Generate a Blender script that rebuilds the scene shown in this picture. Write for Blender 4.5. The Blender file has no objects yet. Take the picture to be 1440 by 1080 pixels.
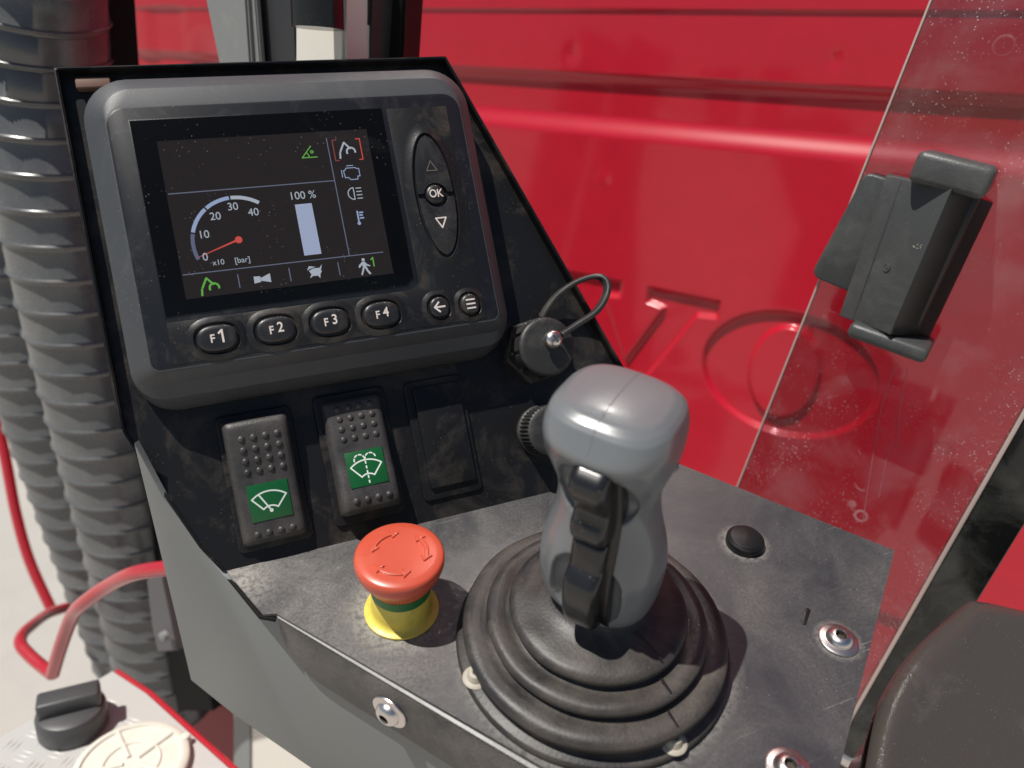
import bpy, bmesh, math, random
import numpy as np
from mathutils import Vector, Matrix
random.seed(4); rng = np.random.default_rng(7)
SC = bpy.context.scene; COL = SC.collection
R = math.radians
# ------------------------------------------------------------------ camera, sky, sun, exposure
CAM = Vector((0.117693, -0.276199, 0.241247))
CR = Vector((0.830539, 0.552710, 0.068674)); CU = Vector((-0.250836, 0.261103, 0.932152)); CB = Vector((0.497278, -0.791415, 0.355496))
cd = bpy.data.cameras.new('camera'); cam = bpy.data.objects.new('camera', cd); COL.objects.link(cam)
m = Matrix.Identity(4)
for i, v in enumerate((CR, CU, CB)):
    for j in range(3): m[j][i] = v[j]
m.translation = CAM; cam.matrix_world = m
cd.sensor_width = 36; cd.lens = 26.5; cd.clip_start = 0.02; cd.clip_end = 3000
cd.dof.use_dof = True; cd.dof.focus_distance = 0.40; cd.dof.aperture_fstop = 6.6
SC.camera = cam
W = bpy.data.worlds.new("World"); SC.world = W; W.use_nodes = True
nt = W.node_tree; bg = nt.nodes['Background']; sky = nt.nodes.new('ShaderNodeTexSky')
sky.sky_type = 'NISHITA'; sky.sun_disc = False; sky.sun_elevation = R(64); sky.dust_density = .4; sky.sun_rotation = math.atan2(-0.198, -0.393)
nt.links.new(sky.outputs[0], bg.inputs[0]); bg.inputs[1].default_value = 0.05
sd = bpy.data.lights.new('sun', 'SUN'); sd.energy = 5.0; sd.angle = R(0.53); sd.color = (1, .955, .89)
sun = bpy.data.objects.new('sun', sd); COL.objects.link(sun)
sun.rotation_euler = Vector((0.198, 0.393, -0.900)).to_track_quat('-Z', 'Y').to_euler()
SC.view_settings.view_transform = 'Standard'; SC.view_settings.look = 'None'; SC.view_settings.exposure = 0.12
# ------------------------------------------------------------------ frames (all in metres, truck frame = world)
def frame(o, x, y, z):
    M = Matrix.Identity(4)
    for i, v in enumerate((x, y, z)):
        for j in range(3): M[j][i] = v[j]
    M.translation = Vector(o); return M
DX = Vector((0.556830, 0.824009, 0.104639)); DY = Vector((-0.821546, 0.527779, 0.215668)); DZ = Vector((0.122486, -0.206056, 0.970844))
DECK = frame((0, 0, 0), DX, DY, DZ)
PANEL = frame((-0.168874, -0.073636, 0.005677), DX, Vector((-0.405641, 0.159832, 0.899950)), Vector((0.724842, -0.543565, 0.423251)))
E1 = DX*0.609207 + DY*-0.793011; NS = DX*-0.793011 + DY*-0.609207     # along the deck's left edge / outward from it
BORI = DX*-0.138112 + DY*0.065676
SIDE = frame(BORI, E1, DZ, NS*1.0)                                    # x along edge, y up, z outward
GRIPF = frame((0, 0, 0), E1, -NS, DZ)                                 # stick: x image right, -y front, z up
F = 1060.
def at(px, py, y):                                                    # photo pixel -> point of the truck plane at that y
    d = CR*((px-720)/F) - CU*((py-540)/F) - CB
    return CAM + d*((y-CAM.y)/d.y)
def atz(px, py, z):
    d = CR*((px-720)/F) - CU*((py-540)/F) - CB
    return CAM + d*((z-CAM.z)/d.z)
def atd(px, py, dep): return CAM + (CR*((px-720)/F) - CU*((py-540)/F) - CB)*dep
# ------------------------------------------------------------------ materials
def mat(name, col, rough=.5, spec=.5, metal=0, coat=0, bump=None, dust=None, emis=None, var=0, less_x=None, scr=False, spots=()):
    """bump=(scale, strength[mm]); dust=(scale, lo, hi, colour, amount) a cloudy deposit of fine dirt"""
    M = bpy.data.materials.new(name); M.use_nodes = True; t = M.node_tree; N = t.nodes; L = t.links
    p = N['Principled BSDF']; p.inputs['Base Color'].default_value = (*col, 1); p.inputs['Roughness'].default_value = rough
    p.inputs['Specular IOR Level'].default_value = spec; p.inputs['Metallic'].default_value = metal
    p.inputs['Coat Weight'].default_value = coat; p.inputs['Coat Roughness'].default_value = .09
    if emis: p.inputs['Emission Color'].default_value = (*emis[0], 1); p.inputs['Emission Strength'].default_value = emis[1]
    tc = N.new('ShaderNodeTexCoord'); co = tc.outputs['Object']
    colout = None
    def noise(sc, det=4, rg=.6, dist=0):
        n = N.new('ShaderNodeTexNoise'); n.inputs['Scale'].default_value = sc; n.inputs['Detail'].default_value = det
        n.inputs['Roughness'].default_value = rg; n.inputs['Distortion'].default_value = dist; L.new(co, n.inputs['Vector']); return n.outputs['Fac']
    def ramp(src, a, b, ca=(0,0,0,1), cb=(1,1,1,1)):
        r = N.new('ShaderNodeValToRGB'); r.color_ramp.elements[0].position = a; r.color_ramp.elements[1].position = b
        r.color_ramp.elements[0].color = ca; r.color_ramp.elements[1].color = cb; L.new(src, r.inputs[0]); return r.outputs[0]
    def mul(a, b, op='MULTIPLY'):
        q = N.new('ShaderNodeMath'); q.operation = op
        for k, v in ((0, a), (1, b)):
            if isinstance(v, (int, float)): q.inputs[k].default_value = v
            else: L.new(v, q.inputs[k])
        return q.outputs[0]
    def mix(f, a, b):
        q = N.new('ShaderNodeMix'); q.data_type = 'RGBA'; L.new(f, q.inputs[0])
        for k, v in ((6, a), (7, b)):
            if isinstance(v, tuple): q.inputs[k].default_value = (*v[:3], 1)
            else: L.new(v, q.inputs[k])
        return q.outputs[2]
    cur = tuple(col)
    if var:
        cur = mix(ramp(noise(35, 5), .35, .65), tuple(c*(1-var) for c in col), tuple(min(1, c*(1+var)) for c in col))
    if dust:
        sc, lo, hi, dc, am = dust
        a = ramp(noise(sc, 8, .68, .6), lo, hi); b = ramp(noise(sc*38, 3, .7), .38, .66)
        f = mul(mul(a, mul(mul(b, .5), .5, 'ADD')), am)
        if less_x:
            sx = N.new('ShaderNodeSeparateXYZ'); L.new(co, sx.inputs[0]); mr = N.new('ShaderNodeMapRange'); L.new(sx.outputs[0], mr.inputs[0])
            for k, v in enumerate(less_x): mr.inputs[k+1].default_value = v
            f = mul(f, mr.outputs[0])
        for (sx_, sy_, r0_, r1_, am_) in spots:      # grit gathered round fittings and in corners
            mp = N.new('ShaderNodeMapping'); mp.inputs['Location'].default_value = (-sx_, -sy_, 0); L.new(co, mp.inputs[0])
            ln_ = N.new('ShaderNodeVectorMath'); ln_.operation = 'LENGTH'; L.new(mp.outputs[0], ln_.inputs[0])
            mr = N.new('ShaderNodeMapRange'); L.new(ln_.outputs['Value'], mr.inputs[0])
            for k, v in enumerate((r0_, r1_, am_, 0)): mr.inputs[k+1].default_value = v
            f = mul(f, mul(mr.outputs[0], ramp(noise(330, 4, .75), .30, .55)), 'MAXIMUM')
        if scr:      # fine scratches in several directions
            for rot, thr in ((.35, .67), (-.6, .69), (1.3, .70)):
                mp = N.new('ShaderNodeMapping'); mp.inputs['Rotation'].default_value = (0, 0, rot); mp.inputs['Scale'].default_value = (14, 900, 1); L.new(co, mp.inputs[0])
                n2 = N.new('ShaderNodeTexNoise'); n2.inputs['Scale'].default_value = 1; n2.inputs['Detail'].default_value = 2; n2.inputs['Distortion'].default_value = .25; L.new(mp.outputs[0], n2.inputs['Vector'])
                f = mul(f, mul(mul(ramp(n2.outputs['Fac'], thr, thr+.05), ramp(noise(30, 3), .45, .62)), .35), 'MAXIMUM')
        # sparse bright specks
        v = N.new('ShaderNodeTexVoronoi'); v.inputs['Scale'].default_value = 420; L.new(co, v.inputs['Vector'])
        sp = mul(ramp(v.outputs['Distance'], .06, .16, (1,1,1,1), (0,0,0,1)), ramp(noise(60, 2), .50, .60))
        f = mul(f, mul(sp, max(.32, min(.7, am))), 'MAXIMUM')
        cur = mix(f, cur, dc)
        rr = mul(mul(f, .35), rough, 'ADD'); L.new(rr, p.inputs['Roughness'])
    if not isinstance(cur, tuple): L.new(cur, p.inputs['Base Color'])
    if bump:
        b = N.new('ShaderNodeBump'); b.inputs['Strength'].default_value = 1; b.inputs['Distance'].default_value = bump[1]*.001
        h = noise(bump[0], 2, .5)
        if len(bump) > 2: h = mul(h, mul(noise(bump[0]*.13, 3), bump[2]), 'ADD')
        L.new(h, b.inputs['Height']); L.new(b.outputs[0], p.inputs['Normal'])
    return M
DU = (.36, .32, .27)
blk = mat('black_sheet', (.0075, .0075, .0085), .40, .32, bump=(1500, .05), dust=(28, .50, .80, (.22, .18, .14), .38))
deckm = mat('deck_sheet', (.018, .020, .026), .40, .7, scr=True, bump=(900, .035, 2), dust=(17, .34, .70, (.34, .315, .28), .55), less_x=(-.10, .06, 1, .42), spots=[(-.0807, .0479, .017, .036, .75), (-.152, .093, .0, .030, .8), (0, 0, .064, .074, .45), (.1096, .0275, .010, .0165, .5), (.1149, -.0418, .009, .014, .4), (-.12, .085, 0, .05, .3)])
flm = mat('flange_sheet', (.028, .028, .030), .5, .5, bump=(800, .25, 3), dust=(24, .40, .66, (.28, .25, .21), .45))
sidem = mat('grey_paint', (.175, .185, .180), .50, .4, bump=(1100, .10), dust=(9, .55, .8, (.33, .30, .26), .35))
hous = mat('display_plastic', (.044, .048, .053), .48, .5, bump=(1500, .045), dust=(40, .54, .85, (.30, .29, .27), .16))
facem = mat('face_plastic', (.009, .010, .013), .34, .4, bump=(2200, .03), dust=(40, .52, .8, (.25, .24, .22), .2))
keypm = mat('keypad_rubber', (.010, .010, .0105), .34, .42, bump=(900, .05), dust=(34, .50, .75, (.22, .18, .14), .35))
keym = mat('key_rubber', (.012, .012, .013), .36, .55, bump=(1500, .04), dust=(60, .50, .8, (.25, .2, .16), .22))
white = mat('key_print', (.62, .56, .52), .5)
glassm = mat('screen_glass', (.003, .003, .003), .07, .22, dust=(14, .62, .9, (.3, .3, .3), .10))
lcdm = mat('lcd', (.007, .006, .006), .08, .22, emis=((.0115, .0092, .0088), 1.0), dust=(14, .60, .9, (.3, .3, .3), .10))
rub = mat('boot_rubber', (.018, .017, .0175), .46, .5, bump=(700, .12, 1), dust=(30, .40, .76, (.24, .20, .165), .42))
rubg = mat('glossy_black', (.010, .010, .011), .22, .55, dust=(40, .6, .8, (.3, .25, .2), .15))
gripm = mat('grip_plastic', (.138, .147, .155), .29, .5, bump=(2500, .02), dust=(30, .6, .85, (.25, .22, .2), .22), coat=.28)
seamm = mat('seam', (.16, .15, .15), .5)
rockm = mat('rocker_plastic', (.026, .025, .026), .42, .45, bump=(1100, .12), dust=(30, .38, .68, (.17, .15, .135), .40))
labelm = mat('label_green', (.005, .085, .022), .30, .5, bump=(1800, .05))
labelw = mat('label_print', (.62, .68, .64), .4)
redp = mat('estop_red', (.50, .075, .040), .33, .5, var=.06, dust=(40, .55, .8, (.55, .25, .18), .3))
yel = mat('estop_yellow', (.66, .53, .085), .38, .5, dust=(60, .50, .74, (.22, .16, .05), .65))
grn = mat('estop_green', (.012, .14, .035), .4)
steel = mat('steel', (.66, .62, .60), .30, .5, metal=1, bump=(600, .02), dust=(60, .52, .8, (.42, .33, .25), .5))
steeld = mat('hex_socket', (.10, .085, .07), .5, .5, metal=.6)
dirtys = mat('dirty_fastener', (.40, .37, .31), .55, .4, dust=(90, .4, .7, (.25, .16, .10), .7))
paint = mat('red_paint', (.43, .006, .021), .34, .3, coat=.6, var=.03, bump=(450, .012))
paintt = mat('red_tube_paint', (.40, .016, .026), .3, .5, coat=.8, dust=(30, .55, .8, (.4, .2, .17), .3))
bell = mat('bellows_rubber', (.075, .078, .080), .24, .8, dust=(9, .4, .75, (.30, .29, .27), .35))
capm = mat('socket_cap', (.018, .018, .018), .5, .5, bump=(900, .08), dust=(45, .45, .75, (.16, .15, .13), .45))
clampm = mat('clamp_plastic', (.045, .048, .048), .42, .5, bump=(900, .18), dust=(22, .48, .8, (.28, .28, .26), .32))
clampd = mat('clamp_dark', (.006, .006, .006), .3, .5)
edgem = mat('glass_edge', (.55, .44, .42), .45, .5)
stripm = mat('black_strip', (.006, .007, .007), .14, .5, dust=(30, .45, .75, (.25, .25, .22), .22))
seatm = mat('black_cover', (.052, .045, .041), .25, .6, bump=(700, .22), dust=(20, .55, .8, (.3, .27, .25), .22))
pinkm = mat('rod_edge', (.42, .33, .30), .4)
greyb = mat('bracket_grey', (.21, .22, .215), .5, .5, bump=(900, .15), dust=(40, .5, .75, (.4, .37, .32), .4))
darkb = mat('bracket_dark', (.030, .031, .034), .45, .5)
cream = mat('cream_paint', (.72, .69, .62), .42, .5, dust=(30, .6, .8, (.35, .2, .1), .3))
alu = mat('tread_plate', (.50, .50, .48), .45, .5, metal=.15, dust=(14, .4, .7, (.42, .40, .37), .6))
whitec = mat('white_cap', (.66, .64, .56), .5, .4, dust=(25, .5, .8, (.35, .3, .22), .5))
tankc = mat('tank_cap', (.055, .055, .057), .45, .5)
ground = mat('concrete', (.43, .405, .37), .9, .2, dust=(6, .4, .7, (.35, .33, .30), .5))
def emi(name, c, s=1):
    return mat(name, (.02, .02, .02), .4, emis=(c, s))
e_wht = emi('pixel_white', (.29, .33, .38)); e_blu = emi('pixel_blue', (.21, .27, .42)); e_dbl = emi('pixel_dark_blue', (.06, .075, .14))
e_lin = emi('pixel_line', (.085, .10, .16)); e_red = emi('pixel_red', (.45, .035, .022)); e_grn = emi('pixel_green', (.075, .30, .025)); e_drd = emi('pixel_dark_red', (.17, .014, .014))
# acrylic sheet: thin clear pane with fresnel reflection and a deposit of dust
def pane_material():
    M = bpy.data.materials.new('acrylic'); M.use_nodes = True; t = M.node_tree; N = t.nodes; L = t.links; N.clear()
    o = N.new('ShaderNodeOutputMaterial'); tr = N.new('ShaderNodeBsdfTransparent'); tr.inputs[0].default_value = (.74, .62, .66, 1)
    gl = N.new('ShaderNodeBsdfGlossy'); gl.inputs['Roughness'].default_value = .05; gl.inputs[0].default_value = (1, 1, 1, 1)
    fr = N.new('ShaderNodeFresnel'); fr.inputs[0].default_value = 1.49
    m1 = N.new('ShaderNodeMixShader'); L.new(fr.outputs[0], m1.inputs[0]); L.new(tr.outputs[0], m1.inputs[1]); L.new(gl.outputs[0], m1.inputs[2])
    df = N.new('ShaderNodeBsdfDiffuse'); df.inputs[0].default_value = (.62, .56, .56, 1)
    tc = N.new('ShaderNodeTexCoord')
    def noise(sc, det, di=0, rg=.6):
        n = N.new('ShaderNodeTexNoise'); n.inputs['Scale'].default_value = sc; n.inputs['Detail'].default_value = det; n.inputs['Distortion'].default_value = di
        n.inputs['Roughness'].default_value = rg; L.new(tc.outputs['Object'], n.inputs['Vector']); return n.outputs['Fac']
    def ramp(s, a, b, va, vb):
        r = N.new('ShaderNodeMapRange'); r.inputs[1].default_value = a; r.inputs[2].default_value = b; r.inputs[3].default_value = va; r.inputs[4].default_value = vb; L.new(s, r.inputs[0]); return r.outputs[0]
    def mth(op, a, b):
        q = N.new('ShaderNodeMath'); q.operation = op
        for k, v in ((0, a), (1, b)):
            if isinstance(v, (int, float)): q.inputs[k].default_value = v
            else: L.new(v, q.inputs[k])
        return q.outputs[0]
    haze = ramp(noise(20, 8, .4), .46, .74, .012, .12)
    v = N.new('ShaderNodeTexVoronoi'); v.inputs['Scale'].default_value = 420; L.new(tc.outputs['Object'], v.inputs['Vector'])
    sp = mth('MULTIPLY', ramp(v.outputs['Distance'], .10, .24, .6, 0), ramp(noise(24, 6), .44, .62, 0, 1))
    v2 = N.new('ShaderNodeTexVoronoi'); v2.inputs['Scale'].default_value = 46; L.new(tc.outputs['Object'], v2.inputs['Vector'])
    ring = mth('MULTIPLY', mth('MULTIPLY', ramp(v2.outputs['Distance'], .20, .25, 0, .30), ramp(v2.outputs['Distance'], .25, .30, 1, 0)), ramp(noise(12, 2), .55, .60, 0, 1))
    f = mth('MAXIMUM', haze, mth('MAXIMUM', sp, ring))
    m2 = N.new('ShaderNodeMixShader'); L.new(f, m2.inputs[0]); L.new(m1.outputs[0], m2.inputs[1]); L.new(df.outputs[0], m2.inputs[2])
    L.new(m2.outputs[0], o.inputs[0]); return M
acryl = pane_material()
# ------------------------------------------------------------------ builders
def tag(o, label=None, cat=None, group=None, kind=None):
    for k, v in (('label', label), ('category', cat), ('group', group), ('kind', kind)):
        if v: o[k] = v
    return o
def thing(name, M, label, cat, group=None):
    o = bpy.data.objects.new(name, None); o.empty_display_size = .01; COL.objects.link(o); o.matrix_world = M
    return tag(o, label, cat, group)
def T(x, y, z, rz=0): return Matrix.Translation((x*.001, y*.001, z*.001)) @ Matrix.Rotation(rz, 4, 'Z')
def build(name, data, material, parent=None, M=None, smooth=True, ang=40, mm=True):
    """data = bmesh or (verts, faces); millimetres unless mm is False"""
    me = bpy.data.meshes.new(name)
    if isinstance(data, tuple): me.from_pydata([tuple(v) for v in data[0]], [], data[1])
    else:
        bmesh.ops.recalc_face_normals(data, faces=data.faces); data.to_mesh(me); data.free()
    if mm: me.transform(Matrix.Scale(.001, 4))
    if isinstance(material, (list, tuple)):
        for q in material: me.materials.append(q)
    else: me.materials.append(material)
    if smooth:
        me.polygons.foreach_set('use_smooth', [True]*len(me.polygons))
        try: me.set_sharp_from_angle(angle=R(ang))
        except Exception: pass
    o = bpy.data.objects.new(name, me); COL.objects.link(o)
    if parent is not None: o.parent = parent
    if M is not None:
        if parent is not None: o.matrix_local = M
        else: o.matrix_world = M
    return o
def rr(u0, u1, v0, v1, r, n=6):
    if not isinstance(r, (tuple, list)): r = (r,)*4       # corners: ++, -+, --, +-
    P = []
    for (cx, cy, a0, q) in ((u1-r[0], v1-r[0], 0, r[0]), (u0+r[1], v1-r[1], 90, r[1]), (u0+r[2], v0+r[2], 180, r[2]), (u1-r[3], v0+r[3], 270, r[3])):
        for k in range(n+1):
            a = R(a0+90*k/n); P.append((cx+q*math.cos(a), cy+q*math.sin(a)))
    return P
def loft(rings, cap0=True, cap1=True, closed=True):
    """rings: list of lists of 3D points of equal length"""
    n = len(rings[0]); V = [p for r in rings for p in r]; Fc = []
    for i in range(len(rings)-1):
        for j in range(n if closed else n-1):
            k = (j+1) % n; Fc.append((i*n+j, i*n+k, (i+1)*n+k, (i+1)*n+j))
    if cap0: Fc.append(tuple(reversed(range(n))))
    if cap1: Fc.append(tuple((len(rings)-1)*n+j for j in range(n)))
    bm = bmesh.new(); vs = [bm.verts.new(v) for v in V]
    for f in Fc:
        try: bm.faces.new([vs[i] for i in f])
        except Exception: pass
    return bm
def slab(P, z0, z1, bev=0, seg=3, bm=None, both=False):
    own = bm is None
    if own: bm = bmesh.new()
    bot = [bm.verts.new((p[0], p[1], z0)) for p in P]; top = [bm.verts.new((p[0], p[1], z1)) for p in P]; n = len(P)
    fs = [bm.faces.new(top), bm.faces.new(list(reversed(bot)))]
    for i in range(n): fs.append(bm.faces.new((bot[i], bot[(i+1) % n], top[(i+1) % n], top[i])))
    bmesh.ops.recalc_face_normals(bm, faces=fs)
    if bev:
        ed = [e for e in fs[0].edges] + ([e for e in fs[1].edges] if both else [])
        bmesh.ops.bevel(bm, geom=ed, offset=bev, segments=seg, profile=.5, affect='EDGES', clamp_overlap=True)
    return bm
def box(x0, x1, y0, y1, z0, z1, bev=0, seg=3, bm=None):
    if bm is None: bm = bmesh.new()
    vs = [bm.verts.new((x, y, z)) for z in (z0, z1) for x, y in ((x0, y0), (x1, y0), (x1, y1), (x0, y1))]
    fs = [bm.faces.new([vs[i] for i in f]) for f in ((3,2,1,0), (4,5,6,7), (0,1,5,4), (1,2,6,5), (2,3,7,6), (3,0,4,7))]
    if bev: bmesh.ops.bevel(bm, geom=list({e for f in fs for e in f.edges}), offset=bev, segments=seg, profile=.5, affect='EDGES')
    return bm
def lathe(prof, n=64, c=(0, 0), cap=True, rf=None):
    rings = []
    for r, z in prof:
        rings.append([(c[0]+(r if rf is None else rf(r, z, j))*math.cos(2*math.pi*j/n), c[1]+(r if rf is None else rf(r, z, j))*math.sin(2*math.pi*j/n), z) for j in range(n)])
    return loft(rings, cap, cap)
def sweep(path, rad, n=16, flat=None, cap=True):
    """tube along path (list of Vector); rad number or list; flat=(ref, w, h) gives a rounded ribbon"""
    P = [Vector(p) for p in path]; rings = []; up = Vector(flat[0]) if flat else None
    t0 = (P[1]-P[0]).normalized(); nrm = up if up else t0.orthogonal().normalized()
    for i, p in enumerate(P):
        t = (P[min(i+1, len(P)-1)]-P[max(i-1, 0)]).normalized()
        nrm = ((up if up else nrm) - t*t.dot(up if up else nrm)).normalized(); b = t.cross(nrm)
        r = rad[i] if isinstance(rad, (list, tuple)) else rad
        if flat:
            pts = rr(-flat[1]/2, flat[1]/2, -flat[2]/2, flat[2]/2, min(flat[1:])*.35, 3)
            rings.append([p+nrm*a+b*c for a, c in pts])
        else: rings.append([p+(nrm*math.cos(2*math.pi*j/n)+b*math.sin(2*math.pi*j/n))*r for j in range(n)])
    return loft(rings, cap, cap)
def spline(P, n=8):
    P = [Vector(p) for p in P]; out = []
    for i in range(len(P)-1):
        a, b, c, d = P[max(i-1, 0)], P[i], P[i+1], P[min(i+2, len(P)-1)]
        for k in range(n):
            t = k/n; out.append(.5*((2*b)+(c-a)*t+(2*a-5*b+4*c-d)*t*t+(3*b-a-3*c+d)*t**3))
    out.append(P[-1]); return out
def ribbons(lines, w, z=0, bm=None):
    """flat strokes; each a hair above the last"""
    if bm is None: bm = bmesh.new()
    k = 0
    for L in lines:
        L = [Vector((p[0], p[1], 0)) for p in L]
        for a, b in zip(L, L[1:]):
            t = (b-a).normalized(); s = Vector((-t.y, t.x, 0))*w/2; zz = Vector((0, 0, z+k*.004)); k += 1
            bm.faces.new([bm.verts.new(q) for q in (a-t*w*.3-s+zz, b+t*w*.3-s+zz, b+t*w*.3+s+zz, a-t*w*.3+s+zz)])
    return bm
def polys(PL, z=0, bm=None):
    if bm is None: bm = bmesh.new()
    for k, P in enumerate(PL):
        f = bm.faces.new([bm.verts.new((p[0], p[1], z+k*.004)) for p in P])
    bmesh.ops.triangulate(bm, faces=bm.faces); return bm
def text(name, s, size, u, v, z, material, parent, sx=1, bold=0, label=None):
    c = bpy.data.curves.new(name, 'FONT'); c.body = s; c.size = size; c.align_x = 'CENTER'; c.align_y = 'CENTER'; c.extrude = .03; c.offset = bold
    o = bpy.data.objects.new(name, c); COL.objects.link(o); bpy.context.view_layer.update()
    me = bpy.data.meshes.new_from_object(o.evaluated_get(bpy.context.evaluated_depsgraph_get()))
    bpy.data.objects.remove(o); me.name = name
    me.transform(Matrix.Scale(.001, 4) @ Matrix.Translation((u, v, z)) @ Matrix.Diagonal((sx, 1, 1, 1)))
    me.materials.clear(); me.materials.append(material)
    o = bpy.data.objects.new(name, me); COL.objects.link(o); o.parent = parent
    if label: o['label'] = label
    return o
def arc(cx, cy, r, a0, a1, n=16): return [(cx+r*math.cos(R(a0+(a1-a0)*k/n)), cy+r*math.sin(R(a0+(a1-a0)*k/n))) for k in range(n+1)]
def sup(cx, cy, a, b, e, n=48): # superellipse
    P = []
    for k in range(n):
        t = 2*math.pi*k/n; c, s = math.cos(t), math.sin(t)
        P.append((cx+a*math.copysign(abs(c)**(2/e), c), cy+b*math.copysign(abs(s)**(2/e), s)))
    return P

# ================================================================== SETTING
voidm = mat('dull_black', (.006, .006, .006), .75, .15)
maroon = mat('chassis_red', (.22, .012, .018), .5, .3)
g = build('ground', ([(-400, -400, -1.35), (400, -400, -1.35), (400, 400, -1.35), (-400, 400, -1.35)], [(0, 1, 2, 3)]), ground, mm=False, smooth=False)
tag(g, kind='structure')
# ================================================================== RED CAB WALL with stamped letters
def smooth(x): x = np.clip(x, 0, 1); return x*x*(3-2*x)
def poly_sd(X, Y, P):
    d = np.full(X.shape, 1e9); ins = np.zeros(X.shape, bool); n = len(P)
    for i in range(n):
        ax, ay = P[i]; bx, by = P[(i+1) % n]; ex, ey = bx-ax, by-ay; wx, wy = X-ax, Y-ay
        t = np.clip((wx*ex+wy*ey)/(ex*ex+ey*ey), 0, 1); d = np.minimum(d, (wx-ex*t)**2+(wy-ey*t)**2)
        c = ((ay > Y) != (by > Y)) & (X < (bx-ax)*(Y-ay)/((by-ay) if by != ay else 1e-9)+ax); ins ^= c
    d = np.sqrt(d); return np.where(ins, -d, d)
def ell_sd(X, Y, cx, cy, a, b):
    x, y = X-cx, Y-cy; k = np.sqrt((x/a)**2+(y/b)**2)+1e-9; return (k-1)*k/np.sqrt((x/a**2)**2+(y/b**2)**2+1e-12)/1.0*1.0 if False else (k-1)*np.sqrt(x*x+y*y)/k
def seg(*a):
    out = []
    for lo, hi, st in a: out += list(np.arange(lo, hi, st))
    return np.array(out)
xs = seg((-2300, -410, 14), (-410, 50, 1.3), (50, 520, 8)); zs = seg((-620, -350, 10), (-350, -280, 2.5), (-280, -135, 8), (-135, 40, 1.3), (40, 195, 5), (195, 300, 1.8), (300, 330, 6), (330, 362, 1.2), (362, 620, 10), (620, 2000, 40))
X, Z = np.meshgrid(xs, zs)
Vp = [(-392, 23), (-290, 23), (-290, 4), (-314, 1), (-271, -83), (-226, 1), (-250, 5), (-250, 23), (-156, 23), (-156, 4), (-183, 1), (-254, -124), (-290, -124), (-366, 1), (-392, 4)]
dV = poly_sd(X, Z, Vp)
dO = np.maximum(ell_sd(X, Z, -62, -47, 102, 75), -ell_sd(X, Z, -65, -46, 41, 57))
dep = 7.0*smooth((-np.minimum(dV, dO)+3.2)/6.4)
dep += 10*(smooth((X*0+Z-200)/28)-smooth((Z-262)/15))          # recessed swage line
dep += 2.6*(1-smooth((Z-345)/2))                            # panel seam
dep += 10*smooth((-306-Z)/26)                                   # lower step
for (cx, cz, r, a) in ((-560, 310, 7, -1.4), (-395, 296, 9, 1.2), (-80, 300, 7, 1.3), (-1130, 262, 40, 6), (-640, 300, 9, 1.2), (-330, 150, 8, -1)):
    dep += a*np.exp(-(((X-cx)**2+(Z-cz)**2)/r**2))
for (x0, x1) in ((-1500, -1330), (-1290, -1180)):
    q = np.minimum(np.minimum(X-x0, x1-X), np.minimum(Z-262, 352-Z)*1.); dep += 3*smooth(q/9)
dep += 1.2*np.sin(X/170+1)*np.sin(Z/140)+.5*np.sin(X/61+Z/90)
Vv = np.stack([X.ravel(), 620+dep.ravel(), Z.ravel()], 1)*.001
ny, nx = X.shape; I = np.arange(ny*nx).reshape(ny, nx)
Fq = np.stack([I[:-1, :-1].ravel(), I[:-1, 1:].ravel(), I[1:, 1:].ravel(), I[1:, :-1].ravel()], 1)
me = bpy.data.meshes.new('cab_skin'); me.vertices.add(len(Vv)); me.vertices.foreach_set('co', Vv.ravel())
me.loops.add(Fq.size); me.loops.foreach_set('vertex_index', Fq.ravel()); me.polygons.add(len(Fq)); me.polygons.foreach_set('loop_start', np.arange(0, Fq.size, 4))
me.update(); me.validate(); me.polygons.foreach_set('use_smooth', [True]*len(Fq)); me.materials.append(paint)
cabt = thing('truck_cab', Matrix.Translation((0, .62, -.62)), 'glossy red truck cab wall with a recessed line and large stamped letters V and O', 'truck cab')
sk = bpy.data.objects.new('cab_skin', me); COL.objects.link(sk); sk.parent = cabt; sk.location = (0, -.62, .62)
build('cab_back', box(-2300, 520, 22, 60, -20, 2580), darkb, cabt, smooth=False)

# ================================================================== CONSOLE
con = thing('control_console', DECK, 'black sheet metal control console with angled display panel, dusty sloping deck and grey side plate', 'control console')
INV = DECK.inverted()
PL = INV @ PANEL; SL = INV @ SIDE
EDG = [(-37.5, 80.5), (-36.9, 77.5), (-31.4, 62.3), (-24.5, 44.5), (-13, 15.5), (-4.5, 1)]
pan = [(-39, 261), (162.2, 261), (263, 0), (263, -2), (-4.5, -2)] + EDG[::-1]
build('panel_plate', slab(pan, -3, 0), blk, con, PL)
def strip(P, w, z0, z1, name, material, par, M, close=False, side=1):
    bm = bmesh.new(); n = len(P)
    ins = []
    for i, p in enumerate(P):
        a = Vector(P[i-1]) if (i > 0 or close) else None; b = Vector(P[(i+1) % n]) if (i < n-1 or close) else None; p = Vector(p); s = Vector((0, 0))
        for q, r in ((a, p), (p, b)):
            if q is not None and r is not None and (r-q).length > 0: t = (r-q).normalized(); s += Vector((-t.y, t.x))
        s.normalize(); ins.append(p+s*w*side)
    rings = [[(p[0], p[1], z0), (q[0], q[1], z0), (q[0], q[1], z1), (p[0], p[1], z1)] for p, q in zip(P, ins)]
    bm = loft(rings, not close, not close)
    bmesh.ops.bevel(bm, geom=[e for e in bm.edges if all(abs(v.co.z-z1) < 1e-4 for v in e.verts)], offset=min(w*.3, .6), segments=2, affect='EDGES')
    return build(name, bm, material, par, M)
strip([(-37.5, 80.5), (-37.5, 259.5), (161.5, 259.5), (262, -2)], 2.0, -16, 7, 'panel_rim', blk, con, PL, side=1)
strip(EDG[::-1], 1.6, -12, 1.2, 'panel_edge', blk, con, PL, side=1)
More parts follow.
